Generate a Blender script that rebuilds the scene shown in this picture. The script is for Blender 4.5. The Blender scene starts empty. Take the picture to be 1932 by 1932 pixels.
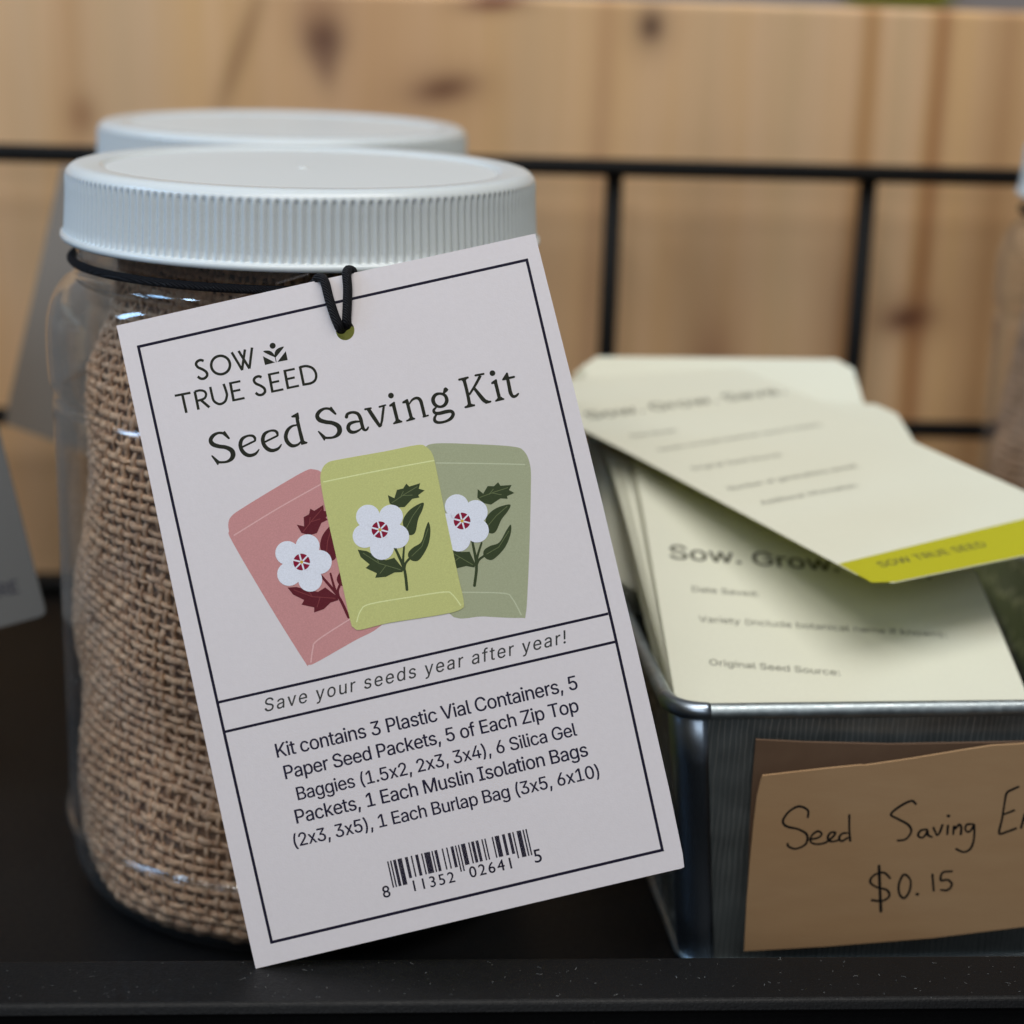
import bpy, bmesh, math, random, os
import numpy as np
from mathutils import Vector, Matrix
from mathutils.geometry import tessellate_polygon, delaunay_2d_cdt
random.seed(7); rng = np.random.default_rng(7)
S = bpy.context.scene
COL = S.collection
R = math.radians

# ------------------------------------------------------------------ camera
F = 3500.0                     # focal length in units where the frame is 1932 wide
TH, RO, PS, H = R(16), R(1.8), R(4.2), .236
FW = Vector((math.sin(PS)*math.cos(TH), math.cos(PS)*math.cos(TH), -math.sin(TH)))
r0 = Vector((math.cos(PS), -math.sin(PS), 0)); u0 = r0.cross(FW)
RT = r0*math.cos(RO)+u0*math.sin(RO); UP = -r0*math.sin(RO)+u0*math.cos(RO)
CAM = Vector((0, 0, H))
cd = bpy.data.cameras.new('camera'); cam = bpy.data.objects.new('camera', cd); COL.objects.link(cam)
m = Matrix((RT, UP, -FW)).transposed().to_4x4(); m.translation = CAM
cam.matrix_world = m
cd.sensor_width = 36; cd.sensor_fit = 'HORIZONTAL'; cd.lens = F/1932*36
cd.clip_start = .01; cd.clip_end = 60
cd.dof.use_dof = True; cd.dof.focus_distance = .408; cd.dof.aperture_fstop = 8.5
S.camera = cam

# ------------------------------------------------------------------ world, lamps, exposure
W = bpy.data.worlds.new('World'); S.world = W; W.use_nodes = True
bg = W.node_tree.nodes['Background']; bg.inputs[0].default_value = (.80, .84, .90, 1); bg.inputs[1].default_value = .09
def area(name, loc, target, sx, sy, power, col, spread=180):
    l = bpy.data.lights.new(name, 'AREA'); l.shape = 'RECTANGLE'; l.size = sx; l.size_y = sy
    l.energy = power; l.color = col; l.spread = R(spread)
    o = bpy.data.objects.new(name, l); COL.objects.link(o); o.location = loc
    d = Vector(target)-Vector(loc); o.rotation_euler = d.to_track_quat('-Z', 'Y').to_euler()
    return o
LT = (.02, .42, .10)
area('ceiling_light', (.25, .05, 1.7), LT, 1.3, .9, 19, (1, .97, .92))
area('ceiling_tube', (-.55, -.25, 1.5), LT, 1.1, .04, 4.0, (1, .96, .90))
area('ceiling_tube', (-.35, -.75, 1.5), LT, 1.1, .04, 4.0, (1, .96, .90))
area('window_light', (-1.20, -.22, .95), LT, .12, .28, 2.8, (.48, .72, 1))
area('window_light', (-1.15, .26, .82), (.06, .40, .02), .26, .32, 3.0, (.34, .62, 1))
area('window_light', (-1.10, .62, .95), LT, .12, .30, 1.6, (.40, .66, 1))
area('room_light', (-.35, -1.7, 1.15), LT, 1.6, .8, 8.5, (.86, .93, 1))
S.view_settings.view_transform = 'Standard'; S.view_settings.look = 'None'
S.view_settings.exposure = -.1; S.view_settings.gamma = 1; S.view_settings.use_curve_mapping = False
S.cycles.max_bounces = 14; S.cycles.transmission_bounces = 12; S.cycles.glossy_bounces = 6
S.cycles.caustics_reflective = False; S.cycles.sample_clamp_indirect = 6
S.cycles.use_denoising = True

# ------------------------------------------------------------------ helpers
def ray(x, y): return FW+RT*((x-966)/F)-UP*((y-966)/F)
def onz(x, y, z): d = ray(x, y); return CAM+d*((z-H)/d.z)
def ony(x, y, Y): d = ray(x, y); return CAM+d*(Y/d.y)
def onpl(x, y, p, n): d = ray(x, y); return CAM+d*((p-CAM).dot(n)/d.dot(n))

def tag(o, label=None, cat=None, group=None, kind=None):
    for k, v in (('label', label), ('category', cat), ('group', group), ('kind', kind)):
        if v: o[k] = v
    return o
def empty(name, mat=None, loc=None):
    o = bpy.data.objects.new(name, None); COL.objects.link(o); o.empty_display_size = .01
    if mat is not None: o.matrix_world = mat
    if loc is not None: o.location = loc
    return o
def copy_tree(o, parent=None, skip=()):
    c = o.copy(); COL.objects.link(c); c.parent = parent
    for ch in o.children:
        if ch.name.split('.')[0] not in skip: copy_tree(ch, c)
    return c

class Frame:                                    # a flat thing's own coordinate frame
    def __init__(s, p, n, xd, base=None):
        s.n = Vector(n).normalized(); s.p = Vector(p)
        s.x = (Vector(xd)-s.n*Vector(xd).dot(s.n)).normalized(); s.y = s.n.cross(s.x)
    def px(s, x, y):
        q = onpl(x, y, s.p, s.n)-s.p; return (q.dot(s.x), q.dot(s.y))
    def mat(s):
        m = Matrix((s.x, s.y, s.n)).transposed().to_4x4(); m.translation = s.p; return m

def spline(pts, closed=True, n=6):
    P = [tuple(p) for p in pts]; N = len(P); out = []
    for i in range(N if closed else N-1):
        if closed: a, b, c, d = P[i-1], P[i], P[(i+1) % N], P[(i+2) % N]
        else: a, b, c, d = P[max(i-1, 0)], P[i], P[i+1], P[min(i+2, N-1)]
        for k in range(n):
            t = k/n
            out.append(tuple(.5*((2*b[j])+(-a[j]+c[j])*t+(2*a[j]-5*b[j]+4*c[j]-d[j])*t*t+(-a[j]+3*b[j]-3*c[j]+d[j])*t**3) for j in range(len(b))))
    if not closed: out.append(P[-1])
    return out

class MB:
    def __init__(s): s.v = []; s.f = []; s.m = []; s.uv = None; s.k = 0
    def poly(s, loops, z=0, mat=0):
        if not isinstance(loops[0][0], (tuple, list, Vector)): loops = [loops]
        L = [[Vector((p[0], p[1], 0)) for p in l] for l in loops]
        tri = tessellate_polygon(L); b = len(s.v); fl = [p for l in L for p in l]
        for p in fl: s.v.append((p.x, p.y, z))
        for t in tri:
            a, c, d = (fl[i] for i in t)
            cr = (c-a).cross(d-a).z
            if abs(cr) < 1e-16: continue
            t = t if cr > 0 else (t[0], t[2], t[1])
            s.f.append(tuple(b+i for i in t)); s.m.append(mat)
    def stroke(s, pts, z=0, mat=0, closed=False, cap=True, n=6, smooth=True):   # pts (x,y,halfwidth)
        s.k += 1; z = z+s.k*3e-7
        P = spline(pts, closed, n) if smooth and len(pts) > 2 else list(pts)
        N = len(P); Lf = []; Rg = []
        for i in range(N):
            a = P[i-1] if (i or closed) else P[i]; b = P[(i+1) % N] if (i < N-1 or closed) else P[i]
            dx, dy = b[0]-a[0], b[1]-a[1]; l = math.hypot(dx, dy) or 1
            nx, ny = -dy/l, dx/l; w = P[i][2]
            Lf.append((P[i][0]+nx*w, P[i][1]+ny*w)); Rg.append((P[i][0]-nx*w, P[i][1]-ny*w))
        b0 = len(s.v)
        for q in Lf+Rg: s.v.append((q[0], q[1], z))
        for i in range(N if closed else N-1):
            j = (i+1) % N
            s.f.append((b0+N+i, b0+N+j, b0+j, b0+i)); s.m.append(mat)
        if cap and not closed:
            for e in (0, N-1):
                s.k += 1; zz = z+1.5e-7 if e else z-1.5e-7
                s.disc(P[e][0], P[e][1], P[e][2], zz, mat, 10)
    def disc(s, x, y, r, z=0, mat=0, n=24):
        b = len(s.v)
        for i in range(n): s.v.append((x+r*math.cos(2*math.pi*i/n), y+r*math.sin(2*math.pi*i/n), z))
        s.f.append(tuple(range(b, b+n))); s.m.append(mat)
    def box(s, x0, x1, y0, y1, z0, z1, mat=0):
        b = len(s.v)
        for z in (z0, z1):
            for (x, y) in ((x0, y0), (x1, y0), (x1, y1), (x0, y1)): s.v.append((x, y, z))
        for f in ((3, 2, 1, 0), (4, 5, 6, 7), (0, 1, 5, 4), (1, 2, 6, 5), (2, 3, 7, 6), (3, 0, 4, 7)):
            s.f.append(tuple(b+i for i in f)); s.m.append(mat)
    def tube(s, pts, r, sides=10, closed=False, mat=0, cap=True):
        P = [Vector(p) for p in pts]; N = len(P); b = len(s.v)
        T = []
        for i in range(N):
            a = P[i-1] if (i or closed) else P[i]; c = P[(i+1) % N] if (i < N-1 or closed) else P[i]
            T.append((c-a).normalized())
        nrm = T[0].orthogonal().normalized()
        for i in range(N):
            nrm = (nrm-T[i]*nrm.dot(T[i])).normalized(); bi = T[i].cross(nrm)
            rr = r[i] if isinstance(r, (list, tuple)) else r
            for k in range(sides):
                a = 2*math.pi*k/sides; q = P[i]+nrm*(rr*math.cos(a))+bi*(rr*math.sin(a)); s.v.append(tuple(q))
        for i in range(N if closed else N-1):
            j = (i+1) % N
            for k in range(sides):
                k2 = (k+1) % sides
                s.f.append((b+i*sides+k, b+i*sides+k2, b+j*sides+k2, b+j*sides+k)); s.m.append(mat)
        if cap and not closed:
            s.f.append(tuple(b+k for k in reversed(range(sides)))); s.m.append(mat)
            s.f.append(tuple(b+(N-1)*sides+k for k in range(sides))); s.m.append(mat)
    def lathe(s, prof, n=96, mat=0, mod=None, close=False):
        b = len(s.v); M = len(prof)
        for i in range(n):
            a = 2*math.pi*i/n
            for j, (r, z) in enumerate(prof):
                rr = r if mod is None else mod(r, z, a, j)
                s.v.append((rr*math.cos(a), rr*math.sin(a), z))
        for i in range(n):
            i2 = (i+1) % n
            for j in range(M-1+(1 if close else 0)):
                j2 = (j+1) % M
                s.f.append((b+i*M+j, b+i2*M+j, b+i2*M+j2, b+i*M+j2)); s.m.append(mat)
    def slab(s, outline, z0, z1, mat=0, holes=()):       # outline (ccw) extruded, with holes
        L = [list(outline)]+[list(h) for h in holes]
        nb = len(s.f); s.poly(L, z1, mat)
        b = len(s.v); nf = len(s.f)
        s.poly(L, z0, mat)
        for i in range(nf, len(s.f)): s.f[i] = tuple(reversed(s.f[i]))
        for l in L:
            c = len(s.v)
            for (x, y) in [(p[0], p[1]) for p in l]: s.v.append((x, y, z0)); s.v.append((x, y, z1))
            N = len(l)
            for i in range(N):
                j = (i+1) % N
                s.f.append((c+2*i, c+2*j, c+2*j+1, c+2*i+1)); s.m.append(mat)
    def build(s, name, mats, parent=None, smooth=False, xf=None, bow=None):
        me = bpy.data.meshes.new(name)
        if bow:
            me.from_pydata(s.v, [], s.f); me.polygons.foreach_set('material_index', s.m); bm_ = bmesh.new(); bm_.from_mesh(me)
            for _ in range(6):
                ed = [e for e in bm_.edges if e.calc_length() > .005]
                if not ed: break
                bmesh.ops.subdivide_edges(bm_, edges=ed, cuts=1); bmesh.ops.triangulate(bm_, faces=[f for f in bm_.faces if len(f.verts) > 4])
            s.v = [(v.co.x, v.co.y, v.co.z+bow(v.co.x, v.co.y)) for v in bm_.verts]; bm_.verts.index_update()
            s.f = [tuple(v.index for v in f.verts) for f in bm_.faces]; s.m = [f.material_index for f in bm_.faces]; bm_.free(); bpy.data.meshes.remove(me)
            me = bpy.data.meshes.new(name)
        V = s.v if xf is None else [tuple(xf(p)) for p in s.v]
        me.from_pydata(V, [], s.f); me.update()
        if not isinstance(mats, (list, tuple)): mats = [mats]
        for mt in mats: me.materials.append(mt)
        if len(mats) > 1: me.polygons.foreach_set('material_index', s.m)
        if smooth: me.polygons.foreach_set('use_smooth', [True]*len(me.polygons))
        o = bpy.data.objects.new(name, me); COL.objects.link(o)
        if parent: o.parent = parent
        return o

# ------------------------------------------------------------------ material helpers
class NT:
    def __init__(s, name):
        s.mat = bpy.data.materials.new(name); s.mat.use_nodes = True
        s.t = s.mat.node_tree; s.N = s.t.nodes; s.L = s.t.links; s.b = s.N['Principled BSDF']; s.out = s.N['Material Output']
        s.co = s.N.new('ShaderNodeTexCoord')
    def set(s, **k):
        for a, v in k.items():
            i = s.b.inputs[a.replace('_', ' ')]
            if hasattr(v, 'default_value') or hasattr(v, 'is_output'): s.L.new(v, i)
            else: i.default_value = (*v, 1) if isinstance(v, tuple) and i.type == 'RGBA' else v
        return s
    def mapping(s, scale=(1, 1, 1), loc=(0, 0, 0), rot=(0, 0, 0), src='Object'):
        m = s.N.new('ShaderNodeMapping'); s.L.new(s.co.outputs[src], m.inputs[0])
        m.inputs['Scale'].default_value = scale; m.inputs['Location'].default_value = loc; m.inputs['Rotation'].default_value = rot
        return m.outputs[0]
    def noise(s, vec=None, scale=5, detail=3, rough=.5, dist=0):
        n = s.N.new('ShaderNodeTexNoise'); n.inputs['Scale'].default_value = scale; n.inputs['Detail'].default_value = detail
        n.inputs['Roughness'].default_value = rough; n.inputs['Distortion'].default_value = dist
        s.L.new(vec if vec is not None else s.co.outputs['Object'], n.inputs['Vector']); return n.outputs[0]
    def ramp(s, fac, stops, interp='LINEAR'):
        r = s.N.new('ShaderNodeValToRGB'); s.L.new(fac, r.inputs[0]); r.color_ramp.interpolation = interp
        e = r.color_ramp.elements
        while len(e) < len(stops): e.new(.5)
        for i, (p, c) in enumerate(stops):
            e[i].position = p; e[i].color = (*c, 1) if isinstance(c, tuple) else (c, c, c, 1)
        return r.outputs[0]
    def math(s, op, a, b=None, c=None, clamp=False):
        n = s.N.new('ShaderNodeMath'); n.operation = op; n.use_clamp = clamp
        for i, v in enumerate((a, b, c)):
            if v is None: continue
            if isinstance(v, (int, float)): n.inputs[i].default_value = v
            else: s.L.new(v, n.inputs[i])
        return n.outputs[0]
    def mix(s, fac, a, b, mode='MIX'):
        n = s.N.new('ShaderNodeMix'); n.data_type = 'RGBA'; n.blend_type = mode
        for i, v in ((0, fac), (6, a), (7, b)):
            if isinstance(v, (int, float)): n.inputs[i].default_value = v
            elif isinstance(v, tuple): n.inputs[i].default_value = (*v, 1)
            else: s.L.new(v, n.inputs[i])
        return n.outputs[2]
    def bump(s, h, strength=.3, dist=.001):
        n = s.N.new('ShaderNodeBump'); n.inputs['Strength'].default_value = strength; n.inputs['Distance'].default_value = dist
        s.L.new(h, n.inputs['Height']); s.L.new(n.outputs[0], s.b.inputs['Normal']); return s
    def sep(s, vec=None):
        n = s.N.new('ShaderNodeSeparateXYZ'); s.L.new(vec if vec is not None else s.co.outputs['Object'], n.inputs[0]); return n.outputs

def paper(name, col, var=.04, rough=.55, grain=.12, spec=.35):
    t = NT(name); n = t.noise(scale=900, detail=4)
    c = t.mix(n, tuple(x*(1-var) for x in col), tuple(min(1, x*(1+var)) for x in col))
    g = t.noise(scale=60, detail=3); c = t.mix(t.ramp(g, [(.35, 0.), (.7, .35)]), c, tuple(x*.965 for x in col))
    t.set(Base_Color=c, Roughness=rough, Specular_IOR_Level=spec); t.bump(t.noise(scale=2600, detail=2), grain, .0002)
    return t.mat
def ink(name, col, rough=.5):
    t = NT(name); n = t.noise(scale=3500, detail=2, rough=.7)
    c = t.mix(t.ramp(n, [(.35, 0.), (.75, 1.)]), col, tuple(min(1, x*1.15+.004) for x in col))
    t.set(Base_Color=c, Roughness=rough, Specular_IOR_Level=.08); return t.mat

M_tag = paper('tag_paper', (.735, .685, .70))
M_black = ink('navy_black_ink', (.012, .010, .024))
M_olive = ink('dark_olive_ink', (.020, .021, .014))
M_text = ink('dark_blue_ink', (.016, .014, .034))
M_grey = ink('grey_ink', (.045, .045, .045))
M_pink = ink('pink_ink', (.56, .265, .26)); M_pinkl = ink('light_pink_ink', (.70, .42, .41))
M_sage = ink('sage_ink', (.37, .39, .25)); M_sagel = ink('light_sage_ink', (.50, .53, .36))
M_lime = ink('lime_ink', (.53, .54, .21)); M_limel = ink('light_lime_ink', (.70, .73, .36))
M_leaf = ink('leaf_ink', (.042, .058, .024)); M_leafl = ink('leaf_vein_ink', (.13, .16, .07))
M_mar = ink('maroon_ink', (.115, .014, .022)); M_marl = ink('maroon_vein_ink', (.22, .045, .05))
M_crim = ink('crimson_ink', (.24, .008, .035)); M_wht = ink('white_ink', (.74, .76, .84)); M_yel = ink('yellow_ink', (.62, .40, .06))
M_handink = ink('marker_ink', (.012, .012, .012))

# font: the sans shipped with the renderer itself, else its built-in one
FONT = None
try:
    fp = os.path.join(bpy.utils.system_resource('DATAFILES'), 'fonts', 'Inter.woff2')
    if os.path.exists(fp): FONT = bpy.data.fonts.load(fp)
except Exception: FONT = None
def text_mesh(txt, font=True, spacing=1, shear=0, bold=0):
    cu = bpy.data.curves.new('text', 'FONT'); cu.body = txt; cu.size = 1; cu.space_character = spacing; cu.shear = shear
    cu.resolution_u = 4; cu.offset = bold; cu.fill_mode = 'NONE'
    if font and FONT: cu.font = FONT
    ob = bpy.data.objects.new('text', cu); COL.objects.link(ob)
    dg = bpy.context.evaluated_depsgraph_get(); dg.update()
    me = bpy.data.meshes.new_from_object(ob.evaluated_get(dg))
    V = np.array([v.co[:2] for v in me.vertices]); E = np.array([tuple(e.vertices) for e in me.edges])
    bpy.data.objects.remove(ob); bpy.data.curves.remove(cu); bpy.data.meshes.remove(me)
    lo, hi = E.min(1), E.max(1); step = hi-lo == 1          # keep the outline's own direction (contiguous indices)
    E = np.stack([np.where(step, lo, hi), np.where(step, hi, lo)], 1)
    vs, _, fs, *_r = delaunay_2d_cdt([Vector(p) for p in V], [tuple(int(i) for i in e) for e in E], [], 0, 1e-6)
    P = np.array([v[:] for v in vs]); T = np.array([f for f in fs if len(f) == 3])
    c = P[T].mean(1); A, B = V[E[:, 0]], V[E[:, 1]]
    wn = np.zeros(len(c), int)
    for k in range(0, len(c), 2000):
        q = c[k:k+2000, None]; up = (A[None, :, 1] <= q[..., 1]) & (B[None, :, 1] > q[..., 1]); dn = (A[None, :, 1] > q[..., 1]) & (B[None, :, 1] <= q[..., 1])
        cr = (B-A)[None, :, 0]*(q[..., 1]-A[None, :, 1])-(q[..., 0]-A[None, :, 0])*(B-A)[None, :, 1]
        wn[k:k+2000] = (up & (cr > 0)).sum(1)-(dn & (cr < 0)).sum(1)
    T = T[wn != 0]
    return P, [tuple(int(i) for i in t) for t in T]
def put_text(mb, txt, a, b, z=0, mat=0, sy=1, font=True, spacing=1, shear=0, bold=0):
    if bold:                                     # heavier weight: overlaid copies a hair apart
        l = math.hypot(b[0]-a[0], b[1]-a[1])/max(1, len(txt)); ux, uy = (b[0]-a[0])/(l*max(1, len(txt))), (b[1]-a[1])/(l*max(1, len(txt)))
        for k, (p, q) in enumerate(((-1, 0), (1, 0), (0, 1))):
            dx, dy = (p*ux-q*uy)*l*bold, (p*uy+q*ux)*l*bold
            put_text(mb, txt, (a[0]+dx, a[1]+dy), (b[0]+dx, b[1]+dy), z+k*4e-7, mat, sy, font, spacing, shear, 0)
        return
    V, Fc = text_mesh(txt, font, spacing, shear, bold)
    x0, x1 = V[:, 0].min(), V[:, 0].max(); dx, dy = b[0]-a[0], b[1]-a[1]; L = math.hypot(dx, dy); sc = L/(x1-x0)
    ca, sa = dx/L, dy/L; o = len(mb.v)
    for p in V:
        u, v = (p[0]-x0)*sc, p[1]*sc*sy
        mb.v.append((a[0]+u*ca-v*sa, a[1]+u*sa+v*ca, z))
    for f in Fc:
        n = 0
        A = [mb.v[o+i] for i in f]
        for i in range(len(A)): n += A[i][0]*A[(i+1) % len(A)][1]-A[(i+1) % len(A)][0]*A[i][1]
        f = f if n > 0 else tuple(reversed(f))
        mb.f.append(tuple(o+i for i in f)); mb.m.append(mat)

# ================================================================== SETTING
# shelf
t = NT('black_shelf_metal')
n1 = t.noise(scale=1800, detail=2); n2 = t.noise(scale=700, detail=3, rough=.7)
sp = t.ramp(t.noise(scale=1250, detail=2, rough=.6), [(.735, 0.), (.78, 1.)])
big = t.ramp(t.noise(scale=45, detail=3), [(.35, .15), (.7, 1.)])
dust = t.math('MULTIPLY', sp, big)
base = t.mix(t.ramp(t.noise(scale=30, detail=4), [(.3, 0.), (.75, .6)]), (.0045, .0045, .005), (.009, .009, .0095))
t.set(Base_Color=t.mix(dust, base, (.12, .12, .12)), Roughness=t.ramp(n2, [(.3, .40), (.7, .56)]), Specular_IOR_Level=.22)
t.bump(n1, .35, .0003); M_shelf = t.mat
mb = MB(); mb.box(-.9, .9, .3615, .745, -.004, 0)
shelf = mb.build('shelf', M_shelf); tag(shelf, kind='structure')
mb = MB()                                            # raised front lip: folded sheet
prof = [(.3615, 0.0), (.3615, .0300), (.3611, .0307), (.3603, .031), (.3440, .031), (.3432, .0307), (.3428, .0299), (.3424, .0290), (.3424, .0286), (.3440, .0280), (.3450, .0270), (.3450, -.030), (.3440, -.030), (.3440, -.032), (.364, -.032), (.364, -.004), (.3615, -.004)]
XS = np.linspace(-.9, .9, 3)
for x in XS:
    for (y, z) in prof: mb.v.append((x, y, z))
K = len(prof)
for i in range(len(XS)-1):
    for j in range(K-1): mb.f.append((i*K+j, i*K+j+1, (i+1)*K+j+1, (i+1)*K+j)); mb.m.append(0)
lip = mb.build('shelf_lip', M_shelf, shelf)
bv = lip.modifiers.new('b', 'BEVEL'); bv.width = .0004; bv.segments = 2; bv.limit_method = 'ANGLE'
t = NT('dark_floor'); t.set(Base_Color=(.02, .018, .017), Roughness=.8)
mb = MB(); mb.box(-2.5, 2.5, -2.5, 1.9, -.84, -.80); tag(mb.build('floor', t.mat), kind='structure')
# dust fibres
t = NT('dust'); t.set(Base_Color=(.33, .33, .32), Roughness=.9); M_dust = t.mat
mb = MB()
for i in range(230):
    x = random.uniform(-.16, .16); y = random.uniform(.3445, .3605); L = random.choice([.0002, .0003, .0004, .0005, .0006, .0011]); a = random.uniform(0, 6.28)
    pts = []
    for k in range(5):
        a += random.uniform(-.8, .8); pts.append((x, y, .0311+.00005*math.sin(k))); x += L/4*math.cos(a); y += L/4*math.sin(a)
    mb.tube(pts, random.choice((.000015, .00002, .000032)), 4)
tag(mb.build('dust', M_dust), 'pale flecks of dust and lint lying on the black shelf edge', 'dust', kind='stuff')

# wooden panel with vertical grain and knots
t = NT('pine_wood')
X, Yc, Z = t.sep()
nw = t.noise(t.mapping((1, 1, .22)), scale=9, detail=3)
wx = t.math('ADD', X, t.math('MULTIPLY', t.math('SUBTRACT', nw, .5), .020))
cmb = t.N.new('ShaderNodeCombineXYZ'); t.L.new(wx, cmb.inputs[0]); t.L.new(t.math('MULTIPLY', Z, .05), cmb.inputs[2])
g1 = t.noise(cmb.outputs[0], scale=38, detail=4, rough=.6)
g2 = t.noise(cmb.outputs[0], scale=190, detail=3, rough=.6)
c = t.mix(t.ramp(g1, [(.32, 0.), (.68, 1.)]), (.84, .55, .325), (.78, .48, .225))
c = t.mix(t.ramp(g2, [(.4, 0.), (.7, .30)]), c, (.68, .42, .195))
def wp(px, py): p = ony(px, py, .724); return p.x, p.z
def band(c, px, py, w, col, amt, lean=0):
    cx, cz = wp(px, py)
    d = t.math('ABSOLUTE', t.math('SUBTRACT', wx, t.math('ADD', t.math('MULTIPLY', t.math('SUBTRACT', Z, cz), lean), cx)))
    f = t.math('MULTIPLY', t.math('SUBTRACT', 1, t.math('DIVIDE', d, w, clamp=True), clamp=True), amt)
    return t.mix(f, c, col)
def knot(c, px, py, rx, rz, col, amt, rot=0):
    cx, cz = wp(px, py); dx = t.math('SUBTRACT', X, cx); dz = t.math('SUBTRACT', Z, cz); cr, sr = math.cos(rot), math.sin(rot)
    a = t.math('DIVIDE', t.math('ADD', t.math('MULTIPLY', dx, cr), t.math('MULTIPLY', dz, sr)), rx)
    b = t.math('DIVIDE', t.math('SUBTRACT', t.math('MULTIPLY', dz, cr), t.math('MULTIPLY', dx, sr)), rz)
    r2 = t.math('ADD', t.math('MULTIPLY', a, a), t.math('MULTIPLY', b, b))
    f = t.math('MULTIPLY', t.math('POWER', 2.718, t.math('MULTIPLY', r2, -1.0)), amt)
    return t.mix(f, c, col)
# staves of different tone
for (px, w, col, a) in ((150, .012, (0.552, 0.284, 0.114), 0.50), (250, .028, (0.596, 0.454, 0.312), 0.41), (480, .016, (0.568, 0.327, 0.125), 0.30), (720, .060, (0.567, 0.305, 0.142), 0.55),
                        (1000, .018, (0.596, 0.426, 0.275), 0.33), (1130, .006, (0.522, 0.270, 0.142), 0.50), (1330, .014, (0.625, 0.440, 0.250), 0.28), (1480, .020, (0.596, 0.454, 0.288), 0.33),
                        (1634, .0075, (0.507, 0.248, 0.078), 0.85), (1766, .0065, (0.560, 0.290, 0.100), 0.75), (1700, .009, (0.596, 0.440, 0.250), 0.33), (1895, .014, (0.475, 0.248, 0.106), 0.70), (60, .015, (0.596, 0.454, 0.312), 0.28)):
    c = band(c, px, 200, w, col, a)
c = band(c, 1755, 420, .006, (0.369, 0.142, 0.057), .55)
cA = c
c = knot(c, 1715, 600, .016, .010, (.30, .13, .06), .6)
for (px, py, rx, rz, col, a, ro) in ((610, 72, .0075, .0085, (.065, .035, .028), .93, .1), (614, 112, .0050, .011, (.18, .09, .06), .65, .1), (600, 30, .012, .016, (.30, .13, .06), .5, 0),
    (838, 168, .0105, .0045, (.11, .042, .022), .92, .2), (838, 168, .018, .009, (.33, .16, .08), .5, .1), (935, 3, .013, .004, (.20, .06, .03), .9, .1),
    (1229, 50, .0042, .0052, (.06, .032, .022), .95, 0), (1229, 50, .009, .011, (.24, .13, .075), .5, 0), (1712, 602, .0085, .0045, (.13, .045, .025), .85, .2),
    (452, 100, .004, .030, (.30, .15, .06), .6, -.35), (155, 218, .006, .008, (.30, .13, .05), .6, 0), (1330, 560, .02, .05, (.33, .17, .07), .4, 0), (1590, 610, .012, .04, (.30, .14, .06), .5, 0), (1345, 690, .010, .02, (.26, .11, .06), .5, 0)):
    c = knot(c, px, py, rx, rz, col, a, ro)
t.set(Base_Color=c, Roughness=.48, Specular_IOR_Level=.4); t.bump(g2, .12, .0006); M_wood = t.mat
mb = MB(); mb.box(-1.0, 1.0, .725, .743, -.03, .2300)
o = mb.build('wooden_wall', M_wood); tag(o, kind='structure')
bv = o.modifiers.new('b', 'BEVEL'); bv.width = .0025; bv.segments = 3
# room behind, seen in a sliver above the panel
t = NT('far_wall_paint'); t.set(Base_Color=t.mix(t.noise(scale=3), (.42, .36, .34), (.50, .45, .42)), Roughness=.8); M_far = t.mat
mb = MB(); mb.box(-2.5, 2.5, 1.9, 1.94, -.5, 2.2); tag(mb.build('back_wall', M_far), kind='structure')

# ================================================================== wire rack
t = NT('black_wire'); t.set(Base_Color=(.005, .005, .005), Roughness=.6, Specular_IOR_Level=.2); t.bump(t.noise(scale=900), .2, .0003); M_wire = t.mat
rack = empty('wire_rack', loc=(0, .70, 0)); tag(rack, 'black wire grid rack standing against the pine panel', 'wire rack')
xs0 = .0865
for i, z in enumerate((.1695, .0705)):
    mb = MB(); mb.tube([(-.7, -.0 , z), (0, 0, z), (.7, 0, z)], .0034, 12); mb.build('horizontal_wire', M_wire, rack, True)
for k in range(-6, 7):
    x = xs0+.0975*k
    mb = MB(); mb.tube([(x, .0045, .1695+.0015), (x, .0045, .0)], .0034, 12); mb.build('vertical_wire', M_wire, rack, True)
mb = MB(); mb.tube([(-.7, 0, .0027), (.7, 0, .0027)], .0034, 12); mb.build('horizontal_wire', M_wire, rack, True)

# ================================================================== jars
t = NT('clear_plastic')
gl = t.N.new('ShaderNodeBsdfGlossy'); gl.inputs['Roughness'].default_value = .035; gl.inputs[0].default_value = (1, 1, 1, 1)
bn = t.N.new('ShaderNodeBump'); bn.inputs['Strength'].default_value = .25; bn.inputs['Distance'].default_value = .0012
t.L.new(t.noise(scale=30, detail=2), bn.inputs['Height']); t.L.new(bn.outputs[0], gl.inputs['Normal'])
tr = t.N.new('ShaderNodeBsdfTransparent')
lw = t.N.new('ShaderNodeLayerWeight'); lw.inputs[0].default_value = .28
t.L.new(t.ramp(lw.outputs['Facing'], [(.0, (1., 1., 1.)), (.75, (.985, .99, .99)), (1., (.66, .70, .68))]), tr.inputs[0])
lf = t.N.new('ShaderNodeLayerWeight'); lf.inputs[0].default_value = .5
mx = t.N.new('ShaderNodeMixShader'); t.L.new(t.math('ADD', t.math('MULTIPLY', t.math('POWER', lf.outputs['Facing'], 5), .85), .055), mx.inputs[0])
t.L.new(tr.outputs[0], mx.inputs[1]); t.L.new(gl.outputs[0], mx.inputs[2])
df = t.N.new('ShaderNodeBsdfDiffuse'); df.inputs[0].default_value = (.75, .80, .82, 1)
m2 = t.N.new('ShaderNodeMixShader'); t.L.new(t.math('ADD', t.math('MULTIPLY', t.math('POWER', lf.outputs['Facing'], 4), .05), .002), m2.inputs[0])  # pale diffuse edge painted in where the plastic would reflect the room
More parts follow.
